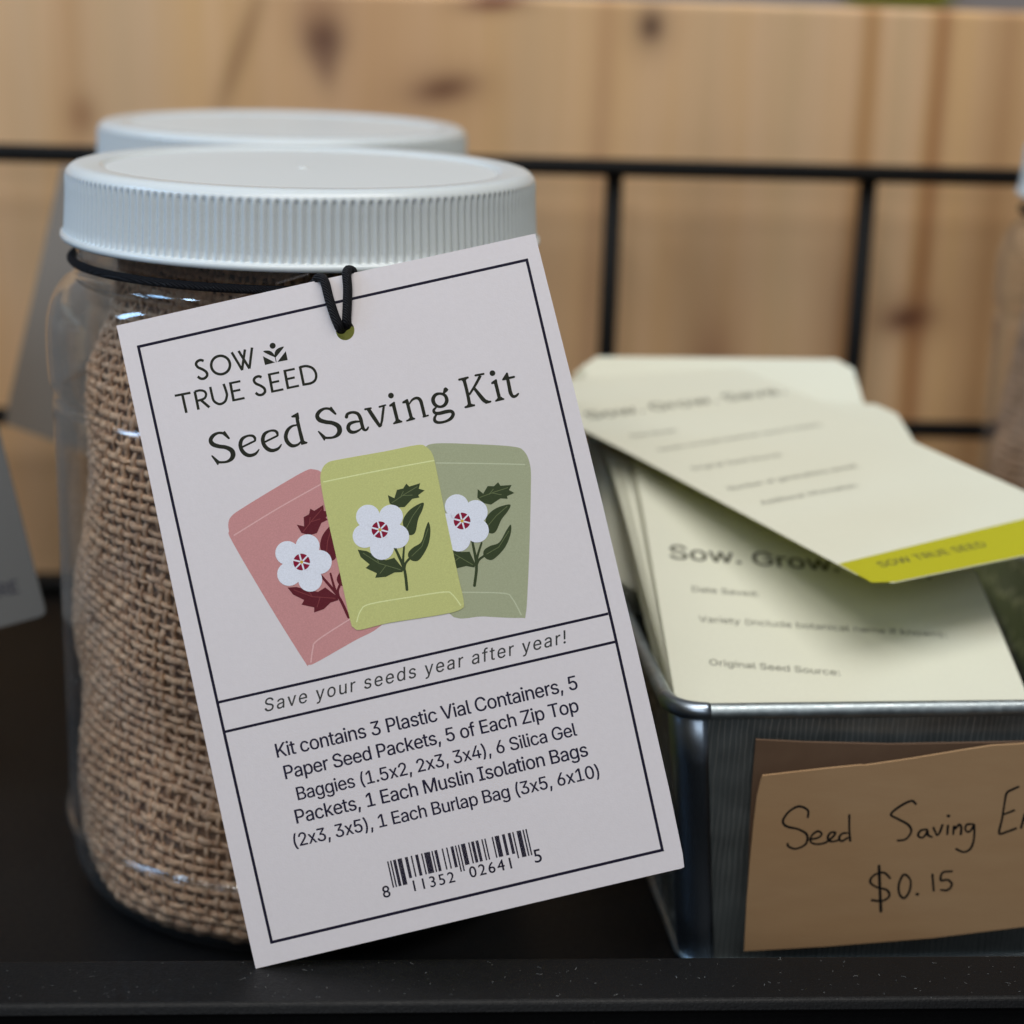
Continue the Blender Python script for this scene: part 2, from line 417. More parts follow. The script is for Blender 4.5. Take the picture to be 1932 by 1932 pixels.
t.L.new(mx.outputs[0], m2.inputs[1]); t.L.new(df.outputs[0], m2.inputs[2]); t.L.new(m2.outputs[0], t.out.inputs[0]); M_glass = t.mat
t = NT('white_lid_plastic')
t.set(Base_Color=(.69, .74, .755), Roughness=.26, Specular_IOR_Level=.5, Subsurface_Weight=.15, Subsurface_Radius=(.004, .004, .005), Subsurface_Scale=.5)
t.bump(t.noise(scale=300, detail=2), .05, .0006); M_lid = t.mat
t = NT('white_lid_top')
sm = t.ramp(t.noise(scale=1300, detail=2), [(.74, 0.), (.79, .5)])
t.set(Base_Color=t.mix(sm, (.70, .725, .72), (.50, .50, .48)), Roughness=.42); t.bump(t.noise(scale=700, detail=3), .08, .0005); M_lidtop = t.mat

def jar_profile():
    outer = [(.0, .0022), (.030, .0020), (.046, .0012), (.0505, .0002), (.0545, .0006), (.0585, .0032), (.0612, .0080), (.0620, .0140), (.0621, .0165), (.0634, .0186), (.0637, .0202), (.0634, .0218),
             (.0626, .0238), (.0627, .060), (.0629, .100), (.0630, .1285), (.0628, .1315), (.0618, .1328), (.0618, .1340), (.0634, .1356), (.0640, .1400), (.0641, .1480), (.0636, .1530), (.0622, .1575), (.0598, .1610), (.0573, .1630), (.0562, .1650), (.0560, .1850)]
    P = spline(outer, False, 3)
    th = .0009
    inner = [(max(r-th, 0.0), z+(th if z < .02 and r < .06 else 0)) for r, z in reversed(P)]
    return [(max(r, .0004), z) for r, z in P+inner]
NR = 174
def lid_mod(r, z, a, j):
    if not (.1736 < z < .1882) or r < .056: return r
    g = .5-.5*math.cos(a*NR); g = g**.8
    top = min(1, max(0, (.1880-z)/.0010)); bot = min(1, max(0, (z-.1737)/.0004))
    return r-.00062*(1-g)*top**.6*bot
def make_jar(label):
    e = empty('storage_jar'); tag(e, label, 'jar', 'clear jars with white ribbed lids')
    mb = MB(); mb.lathe(jar_profile(), 160); mb.build('jar_body', M_glass, e, True)
    prof = [(.0560, .1722), (.0592, .1720), (.0597, .1723), (.0598, .1728), (.0597, .1735), (.0592, .1737), (.05905, .1739), (.0590, .1742), (.0588, .176), (.0586, .179), (.0584, .182), (.0583, .1845), (.0583, .1862), (.05825, .1869), (.0582, .1874), (.0581, .1879), (.05795, .1883),
            (.0576, .1888), (.0571, .1893), (.0565, .1897), (.0557, .18995), (.0547, .1901), (.0535, .1900), (.0502, .1899), (.0496, .1897), (.0493, .1893), (.0490, .18915), (.0484, .1891)]
    mb = MB(); mb.lathe(prof, NR*8, mod=lid_mod); lid = mb.build('lid', M_lid, e, True)
    mb = MB(); mb.lathe([(.0484, .1891), (.040, .1891), (.020, .18915), (.0025, .1892), (.0012, .1892), (.0009, .1895), (.0001, .1896)], 128); mb.build('lid_disc', M_lidtop, lid, True)
    return e

J = onz(565, 1616, 0)+Vector((.0012, 0, 0))
jar = make_jar('large clear jar with white ribbed lid in front, holding burlap, behind the printed tag')
jar.location = J
j2 = copy_tree(jar); j2.location = (ony(536, 300, .605).x, .605, 0)
j2['label'] = 'clear jar right behind the front jar, only its blurred white lid rising above'
j3 = copy_tree(jar); j3.location = (.2690, .60, 0)
j3['label'] = 'blurred jar of burlap cut off at the right edge of the photo'
j4 = copy_tree(jar); j4.location = (-.275, .60, 0)
j4['label'] = 'jar standing left of the front jar behind the shaded grey tag'

# burlap sacks woven thread by thread
t = NT('burlap_jute')
n = t.noise(scale=420, detail=4, rough=.7); n2 = t.noise(scale=55, detail=3)
c = t.mix(t.ramp(n, [(.36, 0.), (.64, 1.)]), (.50, .285, .17), (.98, .66, .42))
c = t.mix(t.ramp(n2, [(.42, 0.), (.75, .45)]), c, (.55, .43, .35))
t.set(Base_Color=c, Roughness=.9, Specular_IOR_Level=.15); t.bump(t.noise(scale=1700, detail=5, rough=.75), .7, .0008); M_burlap = t.mat
t = NT('burlap_gap_backing'); t.set(Base_Color=(.34, .21, .13), Roughness=.95); M_burin = t.mat
SACK = [(.003, .0535), (.007, .0572), (.014, .0586), (.024, .0585), (.036, .0586), (.048, .0572), (.056, .0568), (.068, .0580), (.082, .0582), (.098, .0570), (.115, .0556), (.128, .0545), (.140, .0520), (.152, .0475), (.164, .0455), (.176, .044)]
sz, sr_ = np.array(SACK).T
def srad(z, a):
    r = np.interp(z, sz, sr_)
    r = r+.0013*np.sin(3*a+z*60+1.0)*np.clip(z/.03, 0, 1)+.0007*np.sin(7*a-z*110)-.0012*np.clip(np.sin(2*a+z*38+.6), 0, 1)*(z > .03)
    return np.minimum(r, .0604 if np.isscalar(z) else np.full_like(r, .0604))
def weave():
    nw, nr = 126, 65; sub = 5; sides = 6
    zs = np.linspace(.0038, .174, nr); V = []; Fq = []; off = 0
    def add(P, T, Nn, rad, closed):
        nonlocal off
        N = len(P); B = np.cross(T, Nn); ang = np.arange(sides)*2*np.pi/sides
        pts = P[:, None]+Nn[:, None]*(np.cos(ang)[None, :, None]*rad[:, None, None]*.80)+B[:, None]*(np.sin(ang)[None, :, None]*rad[:, None, None]*1.15)
        V.append(pts.reshape(-1, 3))
        i = np.arange(N if closed else N-1); j = (i+1) % N; k = np.arange(sides); k2 = (k+1) % sides
        f = np.stack([off+i[:, None]*sides+k[None], off+i[:, None]*sides+k2[None], off+j[:, None]*sides+k2[None], off+j[:, None]*sides+k[None]], -1)
        Fq.append(f.reshape(-1, 4)); off += N*sides
    A = .00042
    skew = lambda a, z: (-.0060*np.cos(a)+.0014*np.sin(2*a)+.0008*np.sin(5*a+z*50))*np.clip((z-.004)/.035, 0, 1)*np.clip((.176-z)/.02, 0, 1)
    def pos(a, z, o): r = srad(z, a)+o; return np.stack([r*np.cos(a), r*np.sin(a), z], -1)
    wig = rng.normal(0, .0070, (nw, 8))
    for i in range(nw):
        m = np.linspace(0, nr-1, nr*sub); z0 = np.interp(m, np.arange(nr), zs)
        a0 = 2*np.pi*i/nw; w = np.interp(m, np.linspace(0, nr-1, 8), wig[i])
        a = a0+w+.10*np.sin(z0*22+a0); z = z0+skew(a, z0)
        o = A*np.cos(np.pi*m+np.pi*i); P = pos(a, z, o); T = np.gradient(P, axis=0); T /= np.linalg.norm(T, axis=1)[:, None]
        Nn = np.stack([np.cos(a), np.sin(a), 0*a], -1); Nn -= T*(Nn*T).sum(1)[:, None]; Nn /= np.linalg.norm(Nn, axis=1)[:, None]
        rad = .00062*(1+.24*np.interp(m, np.linspace(0, nr-1, 60), rng.normal(0, 1, 60)))
        add(P, T, Nn, np.clip(rad, .00035, .001), False)
    for j in range(nr):
        m = np.arange(nw*sub)/sub; a0 = 2*np.pi*m/nw
        zz = zs[j]+.00035*np.interp(m, np.linspace(0, nw, 30), rng.normal(0, 1, 30)); a = a0+.10*np.sin(zz*22+a0)
        z = zz+skew(a, zz); o = -A*np.cos(np.pi*m+np.pi*j); P = pos(a, z, o); T = (np.roll(P, -1, 0)-np.roll(P, 1, 0)); T /= np.linalg.norm(T, axis=1)[:, None]
        Nn = np.stack([np.cos(a), np.sin(a), 0*a], -1); Nn -= T*(Nn*T).sum(1)[:, None]; Nn /= np.linalg.norm(Nn, axis=1)[:, None]
        rad = .00082*(1.45 if j < 3 else 1)*(1+.24*np.interp(m, np.linspace(0, nw, 110), rng.normal(0, 1, 110)))
        add(P, T, Nn, np.clip(rad, .00045, .0015), True)
    # loose fibres
    for q in range(3000):
        a = rng.uniform(0, 6.28); z = rng.uniform(.008, .17); r = float(srad(np.array([z]), np.array([a]))[0])+.0008
        d = rng.normal(0, 1, 3); d[2] *= 1; N = 5; L = rng.uniform(.001, .004); P = []
        th = rng.uniform(0, 6.28)
        for k in range(N):
            aa = a+L*k/N*math.cos(th)/.056; z2 = z+L*k/N*math.sin(th); th += rng.normal(0, .4)
            rr = min(r+.0005*math.sin(k*1.2+q), .0606); P.append((rr*math.cos(aa), rr*math.sin(aa), z2))
        P = np.array(P); T = np.gradient(P, axis=0); T /= np.linalg.norm(T, axis=1)[:, None]
        Nn = P*np.array([1, 1, 0]); Nn -= T*(Nn*T).sum(1)[:, None]; Nn /= np.linalg.norm(Nn, axis=1)[:, None]
        add(P, T, Nn, np.full(N, .00006), False)
    V = np.concatenate(V); Fq = np.concatenate(Fq)
    me = bpy.data.meshes.new('woven_cloth')
    me.vertices.add(len(V)); me.vertices.foreach_set('co', V.ravel())
    me.loops.add(len(Fq)*4); me.loops.foreach_set('vertex_index', Fq.ravel().astype(np.int32))
    me.polygons.add(len(Fq)); me.polygons.foreach_set('loop_start', (np.arange(len(Fq))*4).astype(np.int32))
    me.polygons.foreach_set('use_smooth', np.ones(len(Fq), bool)); me.update(calc_edges=True); me.materials.append(M_burlap)
    return me
bag = empty('burlap_bag', loc=J); tag(bag, 'rolled tan burlap bag inside the sharp front jar', 'burlap bag', 'burlap bags packed in the jars')
o = bpy.data.objects.new('woven_cloth', weave()); COL.objects.link(o); o.parent = bag
mb = MB(); pr = [(.0005, .0045)]+[(r-.0022, z) for z, r in SACK]+[(.0005, .177)]
def imod(r, z, a, j): return r if r < .01 else float(srad(np.array([z]), np.array([a]))[0])-.0013
mb.lathe(pr, 96, mod=imod); mb.build('gap_backing', M_burin, bag, True)  # backing added behind the threads so the weave gaps look dark
for jj, lb in ((j2, 'burlap bag in the jar hidden behind the front jar'), (j3, 'burlap bag in the blurred jar at the right edge of the photo'), (j4, 'burlap bag in the jar left of the front jar')):
    b = copy_tree(bag); b.location = jj.location; b.rotation_euler.z = 1.7; b['label'] = lb

# green packet tucked in the front jar, on the side by the metal box
t = NT('olive_packet'); t.set(Base_Color=t.mix(t.noise(scale=40), (.46, .50, .07), (.56, .60, .11)), Roughness=.5); M_olivep = t.mat
mb = MB(); n0, n1_ = 30, 14
for i in range(n0):
    a = R(-92)+R(66)*i/(n0-1)
    for j in range(n1_):
        z = .0035+.156*j/(n1_-1); r = np.interp(z, [.0035, .008, .016, .03, .13, .15, .1595], [.0545, .0582, .0602, .0612, .0612, .0610, .0570])
        mb.v.append((r*math.cos(a), r*math.sin(a), z))
for i in range(n0-1):
    for j in range(n1_-1): mb.f.append((i*n1_+j, (i+1)*n1_+j, (i+1)*n1_+j+1, i*n1_+j+1)); mb.m.append(0)
o = mb.build('seed_packet', M_olivep, None, True); o.location = J
md = o.modifiers.new('s', 'SOLIDIFY'); md.thickness = .0004; md.offset = -1
tag(o, 'olive green packet inside the front jar, peeking out under the tag', 'packet')

# ================================================================== hang tag
def BOW(x, y):                                  # card stock: a slight bow and one lifted lower corner
    u, v = x/.094, y/.141; k = max(0, u-v-.25)
    return .0011*(1-(2*v-1)**2)+.0005*math.sin(3*u+1)+.0022*k*k
n_tag = Vector((-.0462, -.9349, .352)).normalized()
p_tag = CAM+ray(483, 1827)*.3975
bl = p_tag; TG = Frame(bl, n_tag, onpl(1290, 1635, bl, n_tag)-bl)
tagE = empty('hang_tag', TG.mat()); tag(tagE, 'white printed seed saving kit tag hanging in front of the jar with black elastic', 'tag', 'printed paper tags on the jars')
Q = TG.px
mb = MB()
right = [(1290, 1635), (1287, 1610), (1262, 1490), (1232, 1358), (1197.5, 1208), (1166, 1077), (1135, 946), (1105, 824), (1072, 690), (1040, 562), (1016, 466), (1010, 440)]
out = [(483, 1827), (700, 1775.5), (1000, 1704.5), (1270, 1641), (1284, 1638)]+right+[(1000, 442), (800, 486.5), (616, 526), (400, 574.5), (240, 610.5), (220, 615), (222, 622), (283, 900), (350, 1215), (430, 1588), (470, 1770)]
hole = [(651.5+17.5*math.cos(a), 624+19*math.sin(a)) for a in np.linspace(0, 2*math.pi, 32, endpoint=False)]
def mp(l): return [Q(*p) for p in l]
mb.slab(mp(out), -.00045, 0, 0, [mp(hole)])
card = mb.build('card', M_tag, tagE, bow=BOW)
z1 = .000012
mb = MB()
def strokepx(mb, pts, hw=None, z=z1, mat=0, **k):
    P = []
    for p in pts:
        a = Q(p[0], p[1]); b = Q(p[0]+1, p[1]); s = math.hypot(b[0]-a[0], b[1]-a[1]); P.append((a[0], a[1], (p[2] if hw is None else hw)*s))
    mb.stroke(P, z, mat, **k)
B = [(262, 655), (994, 490), (1067, 803), (1123, 1042), (1157.5, 1190), (1190, 1335), (1249, 1603), (513, 1777)]
def frame_line(mb, pts, hw, z=z1):         # closed mitred outline
    P = [Q(*p) for p in pts]; s = .000116; N = len(P); inn = []; ou = []
    for i in range(N):
        a, b, c = (Vector(P[i-1]), Vector(P[i]), Vector(P[(i+1) % N]))
        d1 = (b-a).normalized(); d2 = (c-b).normalized(); n1 = Vector((-d1.y, d1.x)); n2 = Vector((-d2.y, d2.x)); mm = (n1+n2).normalized(); k = hw*s/max(.3, mm.dot(n1))
        inn.append(b+mm*k); ou.append(b-mm*k)
    o = len(mb.v)
    for q in inn+ou: mb.v.append((q.x, q.y, z))
    for i in range(N): mb.f.append((o+i, o+(i+1) % N, o+N+(i+1) % N, o+N+i)); mb.m.append(0)
frame_line(mb, B, 2.7)
strokepx(mb, [(413, 1325), (1147, 1158)], 2.5, cap=False); strokepx(mb, [(427, 1380), (1160, 1211)], 2.5, cap=False)
mb.build('printed_border', M_black, tagE, bow=BOW)

# zoom frames used while tracing the print
zA = lambda x, y: ((780+x/2.76)/2.0704, (1400+y/2.76)/2.0704)
zB = lambda x, y: ((1380+x/2.76)/2.0704, (1380+y/2.76)/2.0704)
zL = lambda x, y: ((700+x/3.22)/2.0704, (1300+y/3.22)/2.0704)
zI = lambda x, y: ((400+x/1.07333)/2.0704, (1200+y/1.07333)/2.0704)
zT = lambda x, y: ((800+x/.966)/2.0704, (2400+y/.966)/2.0704)
def st(mb, zf, k, pts, hw=None, dx=0, dy=0, mat=0, z=z1, **kw):
    strokepx(mb, [(*zf(p[0]+dx, p[1]+dy), (p[2] if hw is None else hw)/k) for p in pts], None, z, mat, **kw)
def pg(mb, zf, pts, dx=0, dy=0, mat=0, z=z1, sm=False, n=5):
    P = [Q(*zf(p[0]+dx, p[1]+dy)) for p in pts]; mb.k += 1
    mb.poly(spline(P, True, n) if sm else P, z+mb.k*3e-7, mat)
def dk(mb, zf, x, y, r, k, mat=0, z=z1, n=24):
    a = Q(*zf(x, y)); b = Q(*zf(x+r, y)); mb.k += 1; mb.disc(a[0], a[1], math.hypot(b[0]-a[0], b[1]-a[1]), z+mb.k*3e-7, mat, n)

# logo
mb = MB(); kL = 3.22*2.0704
Sx = [(315, 362), (275, 350), (232, 370), (219, 405), (245, 442), (300, 467), (348, 502), (358, 545), (325, 580), (280, 584), (240, 558)]
st(mb, zL, kL, Sx, 17, cap=False); st(mb, zL, kL, Sx, 17, 727, 205, cap=False)
st(mb, zL, kL, [(527+118*math.cos(a), 413+116*math.sin(a)) for a in np.linspace(0, 2*math.pi, 16, endpoint=False)], 17, closed=True)
for l in (((665, 252), (800, 478)), ((796, 478), (832, 217)), ((752, 235), (890, 458)), ((889, 458), (921, 193))): st(mb, zL, kL, l, 16, cap=False)
st(mb, zL, kL, [(-48, 800), (150, 762)], 15, cap=False); st(mb, zL, kL, [(48, 785), (100, 1015)], 17, cap=False)
st(mb, zL, kL, [(203, 745), (252, 975)], 17, cap=False); st(mb, zL, kL, [(203, 748), (270, 732), (325, 745), (346, 785), (328, 830), (280, 852), (225, 866)], 15, cap=False)
st(mb, zL, kL, [(283, 855), (388, 946)], 17, cap=False)
st(mb, zL, kL, [(398, 688), (418, 780), (445, 865), (515, 905), (583, 873), (607, 800), (598, 745), (565, 650)], 16, cap=False)
for (dx, dy) in ((0, 0), (487, -110), (682, -155)):
    st(mb, zL, kL, [(648, 630), (694, 870)], 17, dx, dy, cap=False)
    st(mb, zL, kL, [(638, 645), (776, 616)], 14, dx, dy, cap=False); st(mb, zL, kL, [(665, 748), (776, 724)], 14, dx, dy, cap=False); st(mb, zL, kL, [(688, 858), (830, 828)], 14, dx, dy, cap=False)
st(mb, zL, kL, [(1523, 430), (1573, 672)], 17, cap=False)
st(mb, zL, kL, [(1520, 442), (1600, 426), (1680, 452), (1724, 520), (1718, 595), (1665, 640), (1562, 660)], 16, cap=False)
dk(mb, zL, 1180, 170, 38, kL)
pg(mb, zL, [(1062, 243), (1105, 230), (1155, 238), (1195, 275), (1214, 316), (1185, 305), (1130, 282)], sm=True)
pg(mb, zL, [(1320, 182), (1262, 195), (1222, 225), (1204, 268), (1213, 318), (1250, 280), (1285, 235)], sm=True)
st(mb, zL, kL, [(1212, 312), (1225, 374)], 5)
pg(mb, zL, [(1058, 302), (1210, 380), (1085, 414)]); pg(mb, zL, [(1345, 238), (1370, 350), (1240, 375)])
logo = mb.build('printed_logo', M_olive, tagE, bow=BOW)

# title
mb = MB(); kA = 2.76*2.0704
for (dx, dy) in ((0, 0), (1145, -263)):
    st(mb, zA, kA, [(295, 838, 12), (262, 815, 14), (205, 812, 14), (150, 843, 20), (126, 890, 22), (150, 932, 24), (215, 955, 22), (290, 966, 22), (350, 998, 26), (368, 1045, 27), (350, 1090, 22), (302, 1120, 14), (240, 1127, 13), (200, 1122, 14)], None, dx, dy)
    pg(mb, zA, [(222, 806), (262, 800), (273, 789), (283, 794), (335, 866), (331, 876), (318, 879), (255, 828)], dx, dy)
    pg(mb, zA, [(131, 1058), (140, 1050), (150, 1054), (215, 1108), (238, 1138), (215, 1140), (210, 1155), (200, 1157)], dx, dy)
for (dx, dy) in ((0, 0), (241, -54)):
    st(mb, zA, kA, [(468, 962, 11), (600, 897, 11)], None, dx, dy, smooth=False)
    st(mb, zA, kA, [(605, 893, 11), (600, 862, 15), (572, 841, 14), (522, 843, 12), (468, 873, 18), (446, 928, 21), (457, 988, 21), (497, 1036, 22), (550, 1054, 19), (610, 1034, 15), (646, 990, 7)], None, dx, dy)
st(mb, zA, kA, [(1068, 722, 7), (1045, 727, 10), (1000, 738, 13), (955, 780, 19), (934, 845, 21), (950, 905, 22), (1000, 948, 20), (1062, 938, 13), (1100, 900, 9)])
st(mb, zA, kA, [(1052, 612, 16), (1060, 680, 19), (1085, 790, 19), (1110, 890, 21), (1114, 915, 20)], cap=False)
pg(mb, zA, [(991, 630), (1063, 588), (1071, 596), (1080, 660), (1045, 645), (1003, 645), (993, 640)]); pg(mb, zA, [(1092, 905), (1135, 895), (1152, 905), (1166, 906), (1169, 918), (1160, 926), (1105, 940), (1098, 935)])
st(mb, zA, kA, [(1586, 638, 19), (1598, 606, 16), (1650, 588, 15), (1705, 602, 18), (1735, 650, 20), (1750, 710, 19), (1766, 762, 18), (1788, 780, 13), (1808, 770, 12), (1820, 748, 9)])
st(mb, zA, kA, [(1742, 687, 9), (1680, 690, 14), (1622, 712, 19), (1604, 755, 21), (1627, 795, 20), (1675, 801, 16), (1730, 775, 10), (1758, 742, 8)])
kB = kA
st(mb, zB, kB, [(132, 610, 12), (192, 598, 10)], smooth=False); st(mb, zB, kB, [(165, 608, 20), (225, 700, 21), (288, 792, 17)], cap=False); pg(mb, zB, [(270, 775), (318, 775), (304, 800), (278, 808)])
st(mb, zB, kB, [(292, 792, 10), (310, 740, 13), (320, 660, 14), (330, 585, 13)]); st(mb, zB, kB, [(285, 584, 11), (348, 565, 10)], smooth=False)
dk(mb, zB, 408, 462, 31, kB)
for (dx, dy, hx) in ((0, 0, 0), (1097, -245, 0)):
    st(mb, zB, kB, [(432, 548, 20), (455, 640, 19), (480, 742, 19)], None, dx, dy, cap=False); pg(mb, zB, [(388, 570), (392, 560), (438, 528), (450, 530), (456, 560), (420, 578), (392, 583)], dx, dy)
    st(mb, zB, kB, [(440, 762, 10), (522, 742, 10)], None, dx, dy, smooth=False); pg(mb, zB, [(440, 752), (462, 725), (500, 718), (520, 735)], dx, dy)
dk(mb, zB, 1500, 218, 31, kB)
pg(mb, zB, [(528, 535), (534, 524), (580, 498), (592, 500), (600, 540), (560, 545), (534, 548)]); st(mb, zB, kB, [(580, 520, 18), (605, 620, 18), (632, 720, 18)], cap=False); st(mb, zB, kB, [(580, 733, 10), (660, 711, 10)], smooth=False)
pg(mb, zB, [(585, 725), (610, 700), (645, 692), (660, 705)])
st(mb, zB, kB, [(604, 555, 7), (640, 505, 12), (690, 488, 16), (725, 515, 19), (745, 580, 18), (763, 655, 18), (772, 685, 17)], cap=False); st(mb, zB, kB, [(757, 690, 10), (808, 675, 9)], smooth=False)
st(mb, zB, kB, [(935, 440, 14), (885, 455, 18), (860, 505, 21), (882, 560, 19), (935, 582, 14), (985, 563, 18), (1009, 512, 20), (987, 458, 17)], closed=True)
pg(mb, zB, [(965, 432), (975, 385), (993, 370), (1008, 376), (1026, 396), (1018, 412), (985, 440)], )
st(mb, zB, kB, [(893, 590, 9), (868, 618, 15), (882, 648, 17), (930, 652, 19), (1000, 635, 20), (1055, 630, 18), (1077, 660, 19), (1055, 705, 18), (1000, 738, 14), (930, 752, 15), (884, 738, 18), (878, 700, 15), (900, 665, 9)])
st(mb, zB, kB, [(1190, 275, 19), (1215, 370, 18), (1240, 480, 18), (1256, 575, 19)], cap=False); st(mb, zB, kB, [(1142, 289, 12), (1234, 266, 12)], smooth=False); st(mb, zB, kB, [(1210, 586, 12), (1302, 565, 12)], smooth=False)
pg(mb, zB, [(1155, 285), (1235, 268), (1212, 300), (1178, 308)]); pg(mb, zB, [(1212, 580), (1235, 552), (1272, 545), (1300, 560)])
st(mb, zB, kB, [(1370, 245, 16), (1315, 348, 14), (1250, 452, 11)], cap=False); st(mb, zB, kB, [(1318, 243, 12), (1404, 226, 11)], smooth=False)
st(mb, zB, kB, [(1295, 370, 14), (1350, 440, 19), (1400, 502, 22), (1432, 528, 19)], cap=False); pg(mb, zB, [(1395, 515), (1440, 505), (1462, 515), (1484, 515), (1490, 524), (1484, 535), (1428, 550)])
st(mb, zB, kB, [(1656, 222, 12), (1662, 270, 18), (1680, 360, 19), (1695, 430, 20), (1720, 468, 17), (1752, 464, 14), (1778, 440, 10)]); st(mb, zB, kB, [(1650, 276, 14), (1732, 258, 12)], smooth=False); pg(mb, zB, [(1650, 212), (1603, 285), (1608, 298), (1670, 288)])
mb.build('printed_title', M_olive, tagE, bow=BOW)

# illustration: three seed envelopes with flowers
MATS = [M_pink, M_pinkl, M_sage, M_sagel, M_lime, M_limel, M_leaf, M_leafl, M_mar, M_marl, M_wht, M_crim, M_yel]
mb = MB(); kI = 1.07333*2.0704
Y0 = np.array([[1165, 935, 1], [1278, 1185, 1], [1350, 770, 1]]); 
def aff(dst): return np.linalg.solve(Y0.astype(float), np.array(dst, float))
def plant(AF, lm, vm, z):
    T = lambda l: [tuple(np.array([p[0], p[1], 1]) @ AF)+tuple(p[2:]) for p in l]
    leaf1 = [(1198, 790), (1225, 803), (1236, 768), (1262, 762), (1275, 742), (1288, 754), (1333, 740), (1327, 763), (1352, 770), (1325, 790), (1330, 800), (1300, 806), (1268, 840), (1235, 842), (1205, 825)]
    pg(mb, zI, T(leaf1), z=z, mat=lm)
    pg(mb, zI, T([(1260, 905), (1275, 868), (1305, 840), (1346, 821), (1343, 850), (1325, 890), (1314, 942), (1298, 957), (1278, 950)]), z=z, mat=lm, sm=True)
    pg(mb, zI, T([(1284, 1030), (1305, 1008), (1338, 985), (1355, 930), (1368, 902), (1376, 940), (1366, 1000), (1332, 1058), (1305, 1066), (1285, 1052)]), z=z, mat=lm, sm=True)
    pg(mb, zI, T([(1072, 1018), (1110, 1024), (1140, 1040), (1190, 1062), (1225, 1052), (1262, 1098), (1260, 1112), (1225, 1114), (1190, 1132), (1145, 1136), (1152, 1117), (1105, 1095), (1122, 1080), (1085, 1050)]), z=z, mat=lm)
    for l in ([(1225, 1005, 5), (1255, 1070, 6), (1270, 1115, 6), (1278, 1185, 6)], [(1266, 1005, 4), (1262, 1060, 5), (1264, 1100, 6)], [(1292, 1052, 5), (1272, 1075, 5), (1266, 1100, 6)]):
        st(mb, zI, kI, T(l), z=z, mat=lm)
    z += .000006
    for l in ([(1215, 822), (1270, 785), (1320, 755)], [(1250, 800), (1262, 775)], [(1262, 792), (1300, 790)], [(1275, 930), (1300, 880), (1335, 832)], [(1298, 1045), (1340, 1005), (1366, 930)], [(1095, 1033), (1160, 1075), (1250, 1102)], [(1160, 1075), (1150, 1045)], [(1190, 1085), (1165, 1118)]):
        st(mb, zI, kI, T(l), 1.5, z=z, mat=vm, smooth=False)
def flower(cx, cy, pet, z, r=50):
    for (x, y) in pet: dk(mb, zI, cx+x, cy+y, r, kI, 10, z, 32)
    dk(mb, zI, cx, cy, 62, kI, 10, z, 32)
    z += .000006
    for k in range(6):
        a0 = k*math.pi/3+.25; P = [(cx+7*math.cos(a0+.52), cy+7*math.sin(a0+.52))]+[(cx+35*math.cos(a0+q), cy+35*math.sin(a0+q)) for q in (.09, .3, .52, .74, .95)]
        pg(mb, zI, P, z=z, mat=11)
    dk(mb, zI, cx, cy, 7, kI, 12, z, 12)
zz = z1
pg(mb, zI, [(1345, 640), (1352, 592), (1400, 573), (1560, 576), (1720, 586), (1768, 606), (1793, 665), (1796, 760), (1790, 1000), (1783, 1170), (1774, 1290), (1752, 1303), (1600, 1297), (1450, 1280), (1400, 1000)], mat=2, z=zz, sm=True)
pg(mb, zI, [(532, 905), (545, 878), (585, 848), (720, 765), (850, 690), (890, 683), (925, 700), (965, 770), (1085, 1150), (1175, 1300), (1150, 1350), (1060, 1398), (905, 1486), (868, 1499), (848, 1482), (700, 1245), (548, 985), (534, 940)], mat=0, z=zz, sm=True)
zz = z1+.000008
for l in ([(1400, 655), (1590, 657), (1770, 661)], [(1505, 1196), (1680, 1200), (1718, 1222), (1755, 1290)]): st(mb, zI, kI, l, 2.6, mat=3, z=zz)
for l in ([(556, 958), (740, 845), (930, 738)], [(877, 1488), (885, 1432), (905, 1396), (1040, 1308)]): st(mb, zI, kI, l, 2.6, mat=1, z=zz)
plant(aff([[1508, 898], [1560, 1168], [1725, 780]]), 6, 7, zz+.000006)
plant(aff([[838, 1070], [1034, 1300], [955, 858]]), 8, 9, zz+.000006)
flower(1508, 898, [(-22, -62), (57, -38), (62, 40), (-15, 78), (-66, 18)], zz+.000022)
flower(838, 1070, [(-60, -38), (25, -66), (76, 0), (36, 74), (-52, 50)], zz+.000022)
zy = zz+.000050
pg(mb, zI, [(1320, 580), (1358, 588), (1384, 618), (1400, 680), (1440, 880), (1490, 1120), (1515, 1235), (1502, 1268), (1420, 1290), (1200, 1325), (1085, 1353), (1056, 1344), (1040, 1310), (990, 1080), (940, 860), (918, 740), (920, 690), (945, 655), (1000, 640), (1180, 608)], mat=4, z=zy, sm=True)
for l in ([(930, 735), (1150, 690), (1390, 645)], [(1068, 1320), (1085, 1272), (1125, 1245), (1300, 1215), (1435, 1195), (1468, 1206), (1502, 1250)]): st(mb, zI, kI, l, 2.6, mat=5, z=zy+.000006)
plant(aff(Y0[:, :2].tolist()), 6, 7, zy+.000012); flower(1165, 935, [(-50, -55), (46, -55), (72, 28), (8, 76), (-64, 26)], zy+.000030)
mb.build('printed_illustration', MATS, tagE, bow=BOW)

